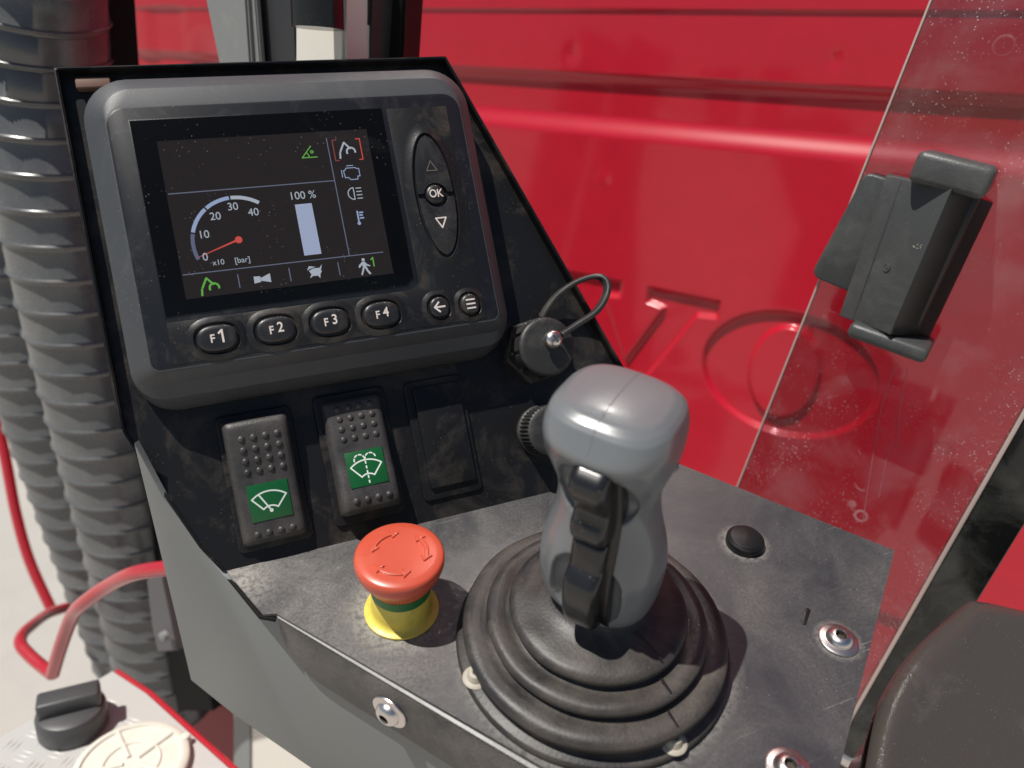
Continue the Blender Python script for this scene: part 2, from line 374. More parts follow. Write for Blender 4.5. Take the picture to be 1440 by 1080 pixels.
# deck : rectangle turned to the truck, crease along x
A = (-158.2, 101.3); Bq = (-141, 71); e = Vector((.609207, -.793011)); nn = Vector((-.793011, -.609207))
Bc = Vector((-138.1, 65.7)); E_ = Vector((188.5, -5)); rd = Vector((-.800, -.600))
Cq = Bc+e*251; Rb = Vector((110, 101.3))
deck = [A, (Bc.x-6.3, Bc.y+2), tuple(Bc), tuple(Cq), tuple(E_), tuple(Rb)]
bm = slab([tuple(p) for p in reversed(deck)], -3, 0)
bmesh.ops.bevel(bm, geom=[ed for ed in bm.edges if all(abs(v.co.z) < 1e-4 for v in ed.verts) and all(abs((v.co.xy-Bc).dot(nn)) < 1 for v in ed.verts)], offset=4.2, segments=6, affect='EDGES')
build('deck_plate', bm, deckm, con)
build('edge_gap', sweep([Vector((-159, 102, -2.2)), Vector((-145.4, 68.4, -2.6)), Vector((-139, 65.2, -3.4))], 1.25, 8), voidm, con)
# left flange, bent down
fl = [(0, -3.8), (0, -14)] + [(1.5, -22), (6, -31), (14, -37), (24, -39), (250, -39), (250, -3.8)]
build('deck_flange', slab(fl, -2.6, 0, .5, 2), flm, con, SL @ T(0, 0, 0))
# grey side plate behind the flange
sp = [(-92.5, 63), (-98.5, 40), (-101, -140), (-64, -146), (4, -150), (260, -150), (260, -4), (2, -4), (0, 0), (-20, 16), (-60, 42)]
sp = [(-85.5, 65), (-101, -139), (-63, -146), (5, -146), (250, -160), (250, -4), (1, -4), (-2, -1.5), (-40, -1), (-53, 11), (-74, 35)]
build('side_plate', slab(sp, -6, -3.2, .5, 2), sidem, con, SL)
build('console_body', box(2, 244, -150, -6, -190, -8, 2), darkb, con, SL)

build('corner_clip', box(-31, -15, 251, 256.5, -1, 4.5, .8), mat('rusty_clip', (.16, .085, .06), .6), con, PL)
# screws with washers
def screw(par, M, mt=steel, s=1.0, name='flange_screw', hexr=2.5):
    o = build(name, lathe([(0.01, .1), (9.3*s, 0), (9.6*s, .5), (9.4*s, 1.1), (8.6*s, 1.45), (7.2*s, 1.5), (6.5*s, 1.7), (6.1*s, 2.9), (5.2*s, 4.2), (4.0*s, 5.0), (hexr*s*1.12, 5.2), (hexr*s*1.05, 5.0)], 48, cap=False), mt, par, M)
    rings = []
    for z, k in ((5.02, 1.08), (4.7, 1.0), (2.2, 1.0)):
        rings.append([(hexr*s*k*math.cos(R(60*j+12)), hexr*s*k*math.sin(R(60*j+12)), z) for j in range(6)])
    h = build('hex_socket', loft(rings, False, True), steeld, o, smooth=False)
    return o
screw(con, T(114.9, -41.8, 0)); screw(con, T(48.5, -85.5, 0, .3)); screw(con, SL @ T(67.9, -23.5, .1, .5), s=1.0)
build('rubber_plug', lathe([(9.9, -1), (10.3, .2), (10.4, 3.9), (10.2, 4.5), (8.7, 6.0), (8.2, 6.2), (.05, 6.3)], 48), blk, con, T(109.6, 27.5, 0), ang=22)
build('tab_slot', slab(rr(-1.3, 1.3, -6, 6, 1.2, 3), -.5, .35, .25, 2), mat('slot_dark', (.008, .008, .008), .4), con, T(109.3, -24.5, 0, R(-53)))
# blank switch cover on the panel
bc = build('blank_cover', slab(rr(103, 137.5, 10.8, 78.5, 3), 0, 1.6, .7, 3), blk, con, PL)
build('cover_face', slab(rr(107.6, 134.3, 17.5, 74.5, 1.2), 1.55, 3.6, .5, 2), blk, bc)

# ================================================================== DISPLAY
disp = thing('display_unit', PANEL, 'grey plastic display unit with lit screen and keys F1 to F4 on the angled panel', 'display')
HR = [(-18.6, 157.8, 103.7, 230.8, (8, 8, 4, 4), 26.5), (-19.2, 158.3, 102.9, 231.6, (9, 9, 4.5, 4.5), 26.3), (-19.5, 158.5, 102.6, 239.8, (14, 14, 4.5, 4.5), 25.6), (-20.0, 158.9, 102.1, 240.4, (14.5, 14.5, 5, 5), 25.3), (-28.0, 164.8, 98, 247.0, (21, 21, 9, 9), 19.7), (-28.6, 165.4, 97.4, 247.8, (21.6, 21.6, 10, 10), 19.0),
      (-29, 165.8, 90.5, 248.4, (22, 22, 15, 15), 16.0), (-29.2, 166, 86.2, 249, (23, 23, 18, 18), 9), (-29.2, 166, 85, 249, (23, 23, 19, 19), 3), (-28, 165, 85.5, 248, (23, 23, 19, 19), 0)]
bm = loft([[(p[0], p[1], h[5]) for p in rr(*h[:5], 8)] for h in reversed(HR)], True, True)
build('housing', bm, hous, disp, ang=24)
build('front_frame', slab(rr(-18.6, 157.6, 103.9, 230.6, (9, 9, 4, 4)), 26, 26.75, .3, 2), facem, disp)
gl = [(-8.4, 224), (-8.4, 128.5), (109.5, 128.5), (114.0, 132), (114.0, 224)]
build('screen_bezel', slab([(-8.9, 224.5), (-8.9, 127.9), (109.7, 127.9), (114.7, 131.8), (114.7, 224.5)][::-1], 26.3, 27.0, .3, 2), facem, disp)
build('screen_glass', slab(gl[::-1], 26.4, 27.3, .25, 2), glassm, disp)
lcd = build('lcd_screen', slab([(1.9, 213.2), (103.9, 213.2), (103.9, 135.6), (1.9, 135.6)][::-1], 27.0, 27.36), lcdm, disp, smooth=False)
z = 27.42
def ic(name, bm, m_): return build(name, bm, m_, lcd, smooth=False)
ic('divider_line', ribbons([[(2.8, 187.2), (82.3, 187.2)], [(82.3, 209.6), (82.8, 147.6)], [(2.5, 147.5), (100.4, 147.4)]], .45, z), e_lin)
for tu in (27.1, 51.7, 76.3): ic('divider_line', ribbons([[(tu, 144.7), (tu, 138.2)]], .45, z), e_lin)
for s, u, v, sz in (('100 %', 65, 180.9, 5.6), ('30', 30.7, 178.3, 5.4), ('20', 21.9, 174.3, 5.4), ('40', 39.9, 174.6, 5.4), ('10', 15.1, 165.9, 5.4), ('0', 13.9, 154.9, 5.4), ('x10', 19.4, 151.6, 3.8), ('[bar]', 30.6, 151.5, 3.9)):
    text('screen_text', s, sz, u, v, z, e_wht, lcd, sx=.98)
ic('number_one', ribbons([[(93.4, 144.2), (94.5, 145.2), (94.5, 140.6)]], .6, z), e_grn)
def band(a0, a1, r0, r1, m_, n=10, c=(31.2, 161.2)):
    bm = bmesh.new(); P = arc(*c, r1, a0, a1, n)+list(reversed(arc(*c, r0, a0, a1, n)))
    for i in range(n):
        q = 2*n+1; bm.faces.new([bm.verts.new((*p, z)) for p in (P[i], P[i+1], P[q-i-1], P[q-i])])
    return ic('gauge_arc', bm, m_)
band(199, 165, 20.8, 22.6, e_dbl); band(163, 128, 20.8, 22.6, e_blu); band(126, 94, 20.8, 22.6, e_blu); band(92, 56, 20.8, 22.6, e_wht)
bm = polys([arc(30.6, 161.7, 1.75, 0, 345, 22)], z); polys([[(30.3, 161.2), (30.3, 162.2), (11, 155.4), (10.9, 155.1)]], z+.02, bm); ic('gauge_needle', bm, e_red)
bm = bmesh.new()
ic('level_bar', polys([[(60.4, 150.2), (69, 150.2), (68.8, 176.6), (60.4, 176.6)]], z, bm), emi('pixel_bar', (.26, .30, .42)))
def crane(u, v, s, m_):
    L = [[(u-4*s, v-4.6*s), (u-3.6*s, v-1.6*s)], [(u-3.3*s, v-.9*s), (u-.9*s, v+3.6*s)], [(u-.7*s, v+4*s), (u+1.6*s, v+1.2*s)]]
    ic('crane_icon', ribbons(L+[arc(u+2.4*s, v-1.4*s, 2.3*s, 200, -10, 10), [(u+1.6*s, v+1.2*s), (u+2.4*s, v+.5*s)]], .95*s, z), m_)
ic('bar_hatching', ribbons([[(60.7+.9*(k%2), 151+k*1.25), (68.4, 151.6+k*1.25)] for k in range(20)], .28, z+.05), e_blu)
crane(13.2, 140.9, .95, e_grn); crane(91.4, 203.0, .95, e_wht)
ic('angle_icon', ribbons([[(76, 200.2), (68.4, 200.2), (73.6, 206)], arc(68.4, 200.2, 3.6, 0, 47, 6), arc(73.7, 203, .65, 0, 360, 8)], .5, z), e_grn)
ic('selection_bracket', ribbons([[(86.8, 208.3), (85, 208.3), (85, 197.5), (86.8, 197.5)]], .55, z), e_drd)
ic('selection_bracket', ribbons([[(97.2, 208.3), (99.2, 208.3), (99.2, 197.3), (97.4, 197.3)]], .55, z), e_red)
ic('engine_icon', ribbons([[(88.3, 188.2), (90, 188.2), (91, 187), (94.6, 187), (94.8, 188.6), (96, 188.6), (96, 192.6), (94.8, 192.6), (94.3, 193.2), (89.4, 193.2), (88.6, 192), (87.9, 192), (88.3, 188.2)], [(86.9, 192.3), (86.9, 188.6)], [(90, 194.4), (93.2, 194.4)]], .42, z), e_blu)
ic('headlight_icon', ribbons([arc(91.2, 179.6, 3.1, 90, 270, 10)+[(91.2, 182.7)], [(92.6, 182.3), (95.2, 182.3)], [(92.6, 180.5), (95.2, 180.5)], [(92.6, 178.7), (95.2, 178.7)], [(92.6, 176.9), (95.2, 176.9)]], .5, z), e_wht)
ic('temperature_icon', ribbons([[(91, 164.2), (91, 170.2)], [(92, 169.4), (93.8, 169.4)], [(92, 168), (93.4, 168)], [(92, 166.5), (93.8, 166.5)], arc(91, 163.8, .5, 0, 360, 8)], .8, z), e_blu)
ic('horn_icon', polys([[(34.2, 139.2), (37.4, 139.6), (37.5, 142.4), (34.3, 142.7)], [(37.5, 140.2), (42.2, 138.9), (42.2, 143.4), (37.6, 141.6)]], z), e_wht)
ic('rabbit_icon', polys([[(61.2, 142.2), (62.2, 140.2), (63.6, 139.2), (66.2, 139.5), (67.6, 141.3), (66.2, 143.2), (63.6, 143.2)], [(60.3, 142.5), (61.6, 144.6), (64.8, 143.9), (62, 143.2)], [(66, 142.4), (68.2, 144.8), (67.2, 142)], [(62, 140.2), (61.2, 138.4), (63.2, 139.6)], [(65, 139.6), (66.2, 137.8), (66.6, 139.8)]], z), e_wht)
ic('walking_icon', polys([arc(89.4, 144.6, .85, 0, 330, 10), [(88.4, 143.6), (90.2, 143.5), (90.5, 140.6), (88.6, 140.6)], [(88.6, 140.8), (89.6, 140.8), (88.6, 138.4), (87.7, 136.6), (87, 136.9)], [(89.4, 140.8), (90.5, 140.8), (91.2, 138.8), (92.4, 137), (91.4, 136.6), (90.2, 138.6)], [(88.5, 143.4), (86.7, 142), (86.4, 140.8), (87, 140.6), (88.6, 142.2)], [(90.1, 143.2), (91.3, 141.9), (92.6, 141.3), (92.4, 140.8), (90.9, 141.2), (90, 142)]], z), e_wht)
# keypad : one rubber sheet
kp = [(-8.6, 105.2), (150, 105.2), (150, 223.6), (116.6, 223.6), (116.6, 129.2), (113, 125.6), (-8.6, 125.6)]
keyp = build('keypad', slab(kp, 26.3, 27.1, .35, 2), keypm, disp)
def key(cx, cy, a, b, e_, h=2.6, lab=None, ring=True, rs=None):
    base = 27.1
    rings = [[(p[0], p[1], base+dz) for p in sup(cx, cy, a-i, b-i, e_)] for i, dz in ((0, -.2), (0, h*.45), (.35, h*.75), (1.1, h*.93), (2.6, h), (min(a, b)*.9, h*1.03))]
    k = build('key', loft(rings, False, True), keym, disp)
    if lab: k['label'] = lab
    if ring:
        o_ = rs or 2.6
        rings = [[(p[0], p[1], base+dz) for p in sup(cx, cy, a+i, b+i, e_)] for i, dz in ((.5, -.1), (.9, .55), (1.5, .95), (o_, .75), (o_+1.8, -.05))]
        build('key_surround', loft(rings, False, False), keypm, k)
    return k
for s, u in (('1', 12.6), ('2', 40.1), ('3', 66.9), ('4', 93.4)):
    k = key(u, 115.0, 9.4, 6.5, 2.5, lab='oval function key marked F'+s)
    text('key_text', 'F', 5.6, u-2.2, 114.6, 29.80, white, k, .9, .10)
    if s == '1': build('key_text', ribbons([[(u+.9, 117.0), (u+2.5, 118.4), (u+2.5, 112.6)]], .95, 29.86), white, k, smooth=False)
    else: text('key_text', s, 7.0, u+2.2, 115.5, 29.80, white, k, .9, .10)
k = key(124.7, 114.3, 5.4, 5.6, 2.2, lab='round key marked with a left arrow', rs=2.2)
build('arrow_mark', ribbons([[(127.4, 114.3), (122.2, 114.3)], [(124.4, 116.9), (121.8, 114.3), (124.4, 111.7)]], .95, 29.86), white, k, smooth=False)
k = key(142.0, 113.6, 5.2, 5.6, 2.2, lab='round key marked with three bars', rs=2.0)
build('bars_mark', ribbons([[(139.7, 115.9), (144.3, 115.9)], [(139.7, 113.6), (144.3, 113.6)], [(139.7, 111.3), (144.3, 111.3)]], .85, 29.86), white, k, smooth=False)
def lens(t): return 10.2*max(0, 1-abs(t)**2.1)**.52
def half(sgn, mrg=0):
    P = []
    for k in range(21):
        t = .035+(.999-.035)*(k/20)**.75; P.append((134.5-(lens(t)-mrg if lens(t) > mrg else 0), 174.5+sgn*(33.2-mrg)*t))
    Q = [(2*134.5-p[0], p[1]) for p in reversed(P)]
    C = [(134.5+6.6*math.cos(R(a)), 174.5+sgn*6.6*math.sin(R(a))) for a in range(12, 169, 12)]
    O = P+Q+C; return O if sgn < 0 else O[::-1]
for sgn, nm in ((1, 'up'), (-1, 'down')):
    P = half(sgn, .4); bm = slab(P[::-1], 26.9, 29.0, .9, 3)
    k = build('key', bm, keym, disp); k['label'] = 'half oval key with a triangle pointing '+nm
    u, v = 134.6, (190.2 if sgn > 0 else 159.6)
    tri = [(u-2.9, v-sgn*2.3), (u+2.9, v-sgn*2.3), (u, v+sgn*3.0), (u-2.9, v-sgn*2.3)]
    build('triangle_mark', ribbons([tri], .75 if sgn < 0 else .45, 29.06), white if sgn < 0 else mat('worn_print', (.13, .09, .07), .6), k, smooth=False)
k = key(134.1, 174.8, 5.4, 5.4, 2.0, h=3.2, lab='small round key marked OK', ring=False)
text('key_text', 'OK', 6.0, 134.1, 174.8, 30.45, white, k, .86, .08)
ring = []
for off, dz in ((.6, -.1), (.9, 1.0), (1.5, 1.5), (2.4, 1.3), (4.6, .4), (8.5, -.05)):
    P = []
    for k_ in range(72):
        a = 2*math.pi*k_/72; t = math.sin(a); P.append((134.5+math.copysign(lens(t), math.cos(a))*1.0+off*math.cos(a)*.85, 174.5+(33.2+off*.9)*t, 27.1+dz))
    ring.append(P)
build('oval_surround', loft(ring, False, False), keypm, disp)

# ================================================================== ROCKER SWITCHES
def rocker(name, u0, u1, v0, v1, bez, prof, labrect, dots, picture, label):
    M = PANEL @ T((u0+u1)/2, (v0+v1)/2, 0); t = thing(name, M, label, 'rocker switch', 'rocker switches with green symbols on the angled panel')
    cu, cv = (u0+u1)/2, (v0+v1)/2
    build('switch_frame', slab(rr(bez[0]-cu, bez[1]-cu, bez[2]-cv, bez[3]-cv, 3.5), 0, 2.2, .9, 3), blk, t)
    hw = (u1-u0)/2; bm = bmesh.new()
    def H(v):
        for (a, ha), (b, hb) in zip(prof, prof[1:]):
            if a <= v <= b: q = (v-a)/(b-a); q = q*q*(3-2*q)*.35+q*.65; return ha+(hb-ha)*q
        return prof[-1][1]
    vs_ = np.linspace(v0-cv, v1-cv, 34); nu = 18; rings = []
    for v in vs_:
        edge = min(v-(v0-cv), (v1-cv)-v); ez = 2.4*(1-min(1, edge/3.2))**2
        row = [(-hw-.6, v, .5)]
        for j in range(nu+1):
            u = -hw+2*hw*j/nu; d = hw-abs(u); row.append((u, v, H(v)-ez-2.2*(1-min(1, d/2.8))**2-.6*(u/hw)**2))
        row.append((hw+.6, v, .5)); rings.append(row)
    bm = loft(rings, True, True, closed=False)
    for (du, dv) in dots:
        du -= cu; dv -= cv; h = H(dv)-.6*(du/hw)**2; r0 = 2.0
        L = [bm.verts.new((du, dv, h+1.1))]; pr = None
        for rr_, dz in ((.9, .95), (1.6, .5), (r0, -.3)):
            cur = [bm.verts.new((du+rr_*math.cos(k*math.pi/5), dv+rr_*math.sin(k*math.pi/5), h+dz)) for k in range(10)]
            for k in range(10):
                if pr is None: bm.faces.new((L[0], cur[k], cur[(k+1) % 10]))
                else: bm.faces.new((pr[k], cur[k], cur[(k+1) % 10], pr[(k+1) % 10]))
            pr = cur
    build('rocker', bm, rockm, t, ang=60)
    a, b, c, d = labrect[0]-cu, labrect[1]-cu, labrect[2]-cv, labrect[3]-cv
    ha, hb = H(c)+.02, H(d)+.02; th = math.atan2(hb-ha, d-c)
    LM = Matrix.Translation((0, c*.001, (ha+.0)*.001)) @ Matrix.Rotation(th, 4, 'X')
    lw = build('symbol_lens', slab([(a, 0), (b, 0), (b, d-c), (a, d-c)], -1, .35, .2, 2), labelm, t, LM)
    build('symbol', picture((a+b)/2, (d-c)/2), labelw, lw, smooth=False)
    return t
def wiper(cx, cy):
    s = 1.; O = (cx+.2, cy-7.2)
    top = arc(O[0], O[1], 13.6, 50, 130, 14); bot = arc(O[0], O[1], 6.4, 50, 80, 4); bot2 = arc(O[0], O[1], 6.4, 100, 130, 4)
    top = [(p[0]*1, p[1]) for p in arc(cx, cy-8.0, 13.2, 50, 130, 14)]
    low = arc(cx, cy-8.0, 5.6, 50, 130, 8)
    L = [top, [top[0], low[0]], [top[-1], low[-1]], low, [(cx-4.8, cy+4.1), (cx-.5, cy-3.8)], arc(cx+.1, cy-4.9, .55, 0, 360, 8)]
    return ribbons(L, .8, .40)
def washer(cx, cy):
    top = arc(cx, cy-8.6, 12.8, 50, 130, 14); low = arc(cx, cy-8.6, 5.2, 50, 130, 8)
    L = [top, [top[0], low[0]], [top[-1], low[-1]], low]
    for k in range(5): L.append([(cx, cy+3.4-k*2.6), (cx, cy+2.2-k*2.6)])
    for sx in (-1, 1):
        for k in range(4): L.append(arc(cx+sx*2.9, cy+4.6, 2.8, (10+k*50), (40+k*50), 3))
    return ribbons(L, .75, .40)
d1 = [(14.6+5.85*i, 64.6-5.75*j) for j in range(4) for i in range(4)]+[(13.9+5.85*i, 15.2) for i in range(4)]
d2 = [(64.8+5.8*i, 70.6-5.5*j) for j in range(4) for i in range(4)]+[(65+5.8*i, 21.3) for i in range(4)]
rocker('wiper_switch', 6.5, 38.5, 10, 74.5, (3.5, 41.5, 6.5, 78), [(-33, 7.5), (0, 9.6), (26, 12.4), (33, 12.0)], (12.6, 32.8, 21.6, 40.6), d1, wiper, 'left dusty black rocker switch with green windscreen wiper symbol')
rocker('washer_switch', 57.2, 88.6, 14.5, 76, (53, 92, 8.5, 79.5), [(-33, 13.5), (-24, 14.5), (2, 10.0), (33, 6.0)], (63.5, 83.6, 28.2, 47.3), d2, washer, 'dusty black rocker switch with green washer spray symbol, beside the blank cover')

# ================================================================== EMERGENCY STOP
es = thing('emergency_stop', DECK @ T(-80.7, 47.9, 0, R(-6)), 'red mushroom emergency stop button with green band on yellow collar', 'emergency stop')
build('collar', lathe([(17.6, 0), (18.3, .5), (18.2, 1.4), (17.0, 1.9), (15.6, 2.4), (14.9, 3.2), (14.6, 4.4), (14.5, 6), (14.5, 15.2), (14.0, 16), (12, 16.1)], 72), yel, es)
build('green_band', lathe([(13, 15.5), (14.4, 15.9), (14.9, 21.6), (13, 22)], 72), grn, es)
nf = 216
def flute(r, z_, j): return r - (.5 if j % 3 == 0 else 0) * (1 if 22 < z_ < 28 else 0)
build('red_knob', lathe([(13.4, 21.7), (14.9, 21.9), (15.3, 22.4), (16.3, 24.6), (17.6, 27.4), (18.3, 28.4), (19.4, 30.2), (20.3, 32.4), (20.9, 35), (20.95, 37.2), (20.6, 38.8), (19.6, 39.6), (16, 40.0), (8, 40.15), (.05, 40.2)], nf, rf=flute), redp, es, ang=50)
def pt(a, r): return (r*math.cos(R(a)), r*math.sin(R(a)))
for c in (238, 358, 118):
    c += 6
    P = arc(0, 0, 13.6, c-25, c+25, 12)+[pt(c+24, 15.4), pt(c+42, 12.6), pt(c+24, 9.8)]+arc(0, 0, 11.6, c+25, c-25, 12)+[pt(c-24, 9.8), pt(c-42, 12.6), pt(c-24, 15.4)]
    build('arrow', slab(P, 39, 40.85, .35, 2), redp, es)

# ================================================================== JOYSTICK
joy = thing('joystick', GRIPF, 'grey joystick grip with black rocker column rising from a ridged black rubber boot', 'joystick')
bp = [(64.8, 0), (65.2, 1.0), (65, 3.0), (64, 3.9), (61.5, 4.0), (60.5, 4.6), (60.2, 6.5), (61.5, 9), (62.2, 11.5), (61.6, 13.6), (59.6, 14.9), (57, 15.3), (53.5, 14.9), (50.5, 14.3), (49.6, 14.6), (49.8, 16), (51, 17.5), (51.4, 19.4), (50.7, 21), (48.9, 22), (46.5, 22), (43, 21.2), (40, 20.5), (39.3, 21), (39.7, 22.5), (40.9, 24.2), (41.1, 26), (40.2, 27.7), (38, 28.7), (34, 29.3), (29, 30.0), (24, 31.2), (20, 33.6), (17.5, 38), (16, 42)]
bm = lathe(bp, 128, cap=False)
for v in bm.verts:
    r = math.hypot(v.co.x, v.co.y); a = math.atan2(v.co.y, v.co.x)
    if 10 < v.co.z < 31: v.co.z += .22*math.sin(9*a+r*.2)+.2*math.sin(4*a)
build('boot', bm, rub, joy, ang=50)
# split line across the boot on the right
for (r0, r1, zz, aa) in ((24, 39, 31.4, -22), (43, 49.5, 22.6, -26), (53, 60, 15.4, -30)):
    P0 = Vector((r0*math.cos(R(aa)), r0*math.sin(R(aa)), zz+1.2)); P1 = Vector((r1*math.cos(R(aa)), r1*math.sin(R(aa)), zz-.7+(-.8 if r0 == 24 else 0)))
    build('boot_split', sweep([P0, (P0+P1)/2, P1], .55, 6), clampd, joy)
tab = [
 (33, 17.5, 16, -1, 0, 2.2), (35, 21, 18.5, -1, 0, 2.3), (38, 24, 21, -1, 0, 2.4), (45, 26, 23, -1.2, 0, 2.5), (55, 26.8, 24.3, -1.6, 0, 2.6), (64, 26.6, 24.2, -2, 0, 2.6), (73, 25.2, 22.8, -2.5, 0, 2.6),
 (84, 22.3, 20.8, -3.2, 0, 2.5), (92, 20.7, 19.8, -3.7, 0, 2.5), (99, 20.3, 19.6, -4.1, 0, 2.5), (106, 21.3, 20.6, -4.5, 0, 2.5), (113, 23.8, 22.8, -4.9, 0, 2.6), (120, 25.9, 25.2, -5.3, .2, 2.8), (127, 26.1, 26.0, -5.7, .3, 3.0),
 (132, 25.9, 25.8, -6, .4, 3.2), (136, 25.0, 24.8, -6.2, .7, 3.2), (139.4, 23.0, 22.6, -6.4, 1.0, 3.0), (141.6, 19.6, 19.0, -6.5, 1.3, 2.8), (142.8, 14.0, 13.4, -6.5, 1.5, 2.5), (143.4, 8, 7.6, -6.5, 1.6, 2.2), (143.6, 2.5, 2.5, -6.5, 1.6, 2)]
tb = np.array(tab, float); zz = np.concatenate([np.linspace(33, 138, 84), np.linspace(138.4, 143.6, 16)]); ng = 144
def cub(col):
    return np.interp(zz, tb[:, 0], tb[:, col])
cols = [cub(k) for k in range(1, 6)]
for i_ in range(5):
    k = np.array([.25, .5, .25]); c = cols[i_].copy(); 
    for _ in range(6): c[1:-12] = np.convolve(c, k, 'same')[1:-12]
    cols[i_] = c
def dent(x, z_, cx, cz, hw, hh, dp, p=2.6):
    q = (abs((x-cx)/hw)**p+abs((z_-cz)/hh)**p); return dp*max(0, 1-q)**.55
def gsurf(i, t):
    a, b, cx, cy, e_ = [c[i] for c in cols]; c, s = math.cos(t), math.sin(t)
    x = a*math.copysign(abs(c)**(2/e_), c); y = b*math.copysign(abs(s)**(2/e_), s); z_ = zz[i]
    if y < 0:
        w = min(1, -y/(b*.55))
        d = dent(x, z_, 1.5, 109, 16.5, 15, 7.5)+dent(x, z_, 1.5, 57.5, 16, 18, 5.8)
        y += d*w
        y -= 2.4*w*math.exp(-((z_-128.5)/4.5)**2)*max(0, 1-(x/24)**2)      # brow
    # side waist hollows
    return (x+cx, y+cy, z_)
rings = [[gsurf(i, 2*math.pi*j/ng) for j in range(ng)] for i in range(len(zz))]
build('grip', loft(rings, True, True), gripm, joy, ang=80)
top = [Vector((-6+.2*k*0, 0, 0)) for k in range(1)]
ln = []
for i in range(78, len(zz)): ln.append(Vector(gsurf(i, -math.pi/2)))
bk = [Vector(gsurf(i, math.pi/2)) for i in range(len(zz)-1, 78, -1)]
build('moulding_seam', sweep(ln+bk, .22, 6), seamm, joy)
def col_prof(P, hw, name, m_, rd_, x0=1.6):
    n = 22; rings = []
    for k in range(n+1):
        q = -math.cos(math.pi*k/n); x = hw*q; e_ = max(0, (abs(x)-(hw-rd_))/rd_); dy = rd_*(1-math.sqrt(max(0, 1-min(1, e_)**2)))
        rings.append([(x0+lean(z_)+x, min(y+dy, -11.9) if y < -13 else y, z_) for z_, y in P])
    return build(name, loft(rings, True, True), m_, joy, ang=60)
def lean(z_): return -4.5*(z_-45)/75
col_prof([(39, -10), (39, -19), (43, -22.2), (55, -24), (68, -24), (78, -22.6), (90, -20.2), (100, -19.4), (110, -20.2), (120, -22.6), (127, -24.4), (129, -22), (129, -10)], 9.4, 'slot_frame', clampd, .8, x0=2.6)
def sp2(P):
    return [(p.x, p.y) for p in spline([(a, b, 0) for a, b in P], 4)]
col_prof([(42, -12)]+sp2([(42, -23), (43.5, -27.5), (47, -30.5), (54, -32.6), (63, -33.2), (69, -32.4), (72.5, -29.5), (74.5, -27.2)])+sp2([(75.5, -27.0), (81, -26.4), (86, -25.6)])+[(87.6, -24.2), (87.6, -12)], 7.4, 'rocker_button', rubg, 3.4)
col_prof([(88.8, -12)]+sp2([(88.8, -23.5), (90.5, -27.5), (94, -29.4), (98, -29.2), (101.5, -27.2), (105, -26.4), (109, -28.4), (114, -31.6), (119, -33), (123, -31.4), (126.3, -27)])+[(126.5, -12)], 7.4, 'rocker_button', rubg, 3.6)
# boot fasteners
for (x, y) in ((-59.9, -2.6), (7.1, -57.0), (59.9, 2.6), (-4, 58)):
    v = Vector((x, y)); lx = v.x*.609207+v.y*-.793011; ly = v.x*.793011+v.y*.609207
    k = 60.3/math.hypot(lx, ly)
    o = build('boot_fastener', lathe([(5.8, 3.2), (6.1, 4.3), (5.4, 4.9), (4.2, 5.2), (3.7, 6.6), (3.1, 8.0), (1.9, 8.5), (1.5, 8.2)], 32, cap=False), dirtys, joy, T(lx*k, ly*k, 0))
    build('hex_socket', lathe([(1.6, 8.25), (1.5, 6.8), (.05, 6.8)], 6), steeld, o, smooth=False)

# ================================================================== SOCKET CAP and KNOB on the panel
sc_ = thing('capped_socket', PANEL @ T(184.5, 84, 0), 'round black screw cap with strap and cross head screw, upper right on the angled panel', 'socket cap')
build('hex_nut', loft([[(20.5*k*math.cos(R(60*j+8)), 20.5*k*math.sin(R(60*j+8)), z_) for j in range(6)] for k, z_ in ((1, 0), (1, 6), (.94, 7.2))]), capm, sc_, smooth=False)
def notch(r, z_, j):
    q = (j % 12); return r-(1.5 if q in (0, 1) else 0)*(1 if 8.5 < z_ < 21 else 0)+(.0)
build('cap', lathe([(15.5, 6), (16.9, 7.5), (17.2, 8.4), (17.2, 9), (17.0, 20.5), (17, 21.5), (16.4, 22.6), (15.2, 23.2), (13.6, 23.4), (.05, 23.5)], 120, rf=notch), capm, sc_, ang=35)
stem = build('cap_screw', lathe([(3.9, 23.4), (4.0, 26.5), (3.4, 27.0), (3.4, 28.2), (5.2, 28.3), (5.3, 29.4), (4.7, 31.0), (3.4, 32.1), (1.6, 32.6), (.05, 32.7)], 36), steel, sc_, T(1.5, 3.2, 0))
bm = box(-2.4, 2.4, -.45, .45, 32.1, 32.95); box(-.45, .45, -2.4, 2.4, 32.1, 32.96, bm=bm); build('cross_recess', bm, steeld, stem, Matrix.Rotation(.5, 4, 'Z'), smooth=False)
Lp = (PANEL @ T(184.5, 84, 0)).inverted()
def pp(px, py, w):     # point of the plane parallel to the panel at height w
    o = PANEL @ Vector((0, 0, w*.001)); n_ = PANEL.to_3x3() @ Vector((0, 0, 1)); d = CR*((px-720)/F) - CU*((py-540)/F) - CB
    return (Lp @ (CAM + d*((o-CAM).dot(n_)/d.dot(n_))))*1000
path = spline([pp(789, 471, 28), pp(812, 456, 29), pp(838, 438, 30), pp(852, 415, 28), pp(852, 397, 26), pp(838, 389, 22), pp(812, 396, 16), pp(786, 413, 11), pp(770, 432, 8), pp(762, 446, 6)], 6)
build('strap', sweep(path, 0, flat=((.15, -.1, 1), 5.6, 3.0)), capm, sc_)
kn = thing('knurled_knob', PANEL @ T(179.5, 36.5, 0), 'small knurled black knob half hidden behind the joystick grip', 'knob')
def knurl(r, z_, j): return r-(.9 if j % 4 < 2 else 0)*(1 if 4 < z_ < 17 else 0)
build('knob_body', lathe([(15.2, 0), (15.4, 3), (14.6, 3.9), (14.9, 4.2), (14.9, 16.6), (14.4, 17.4), (13, 18.2), (10, 18.6), (.05, 18.7)], 160, rf=knurl), capm, kn, ang=30)

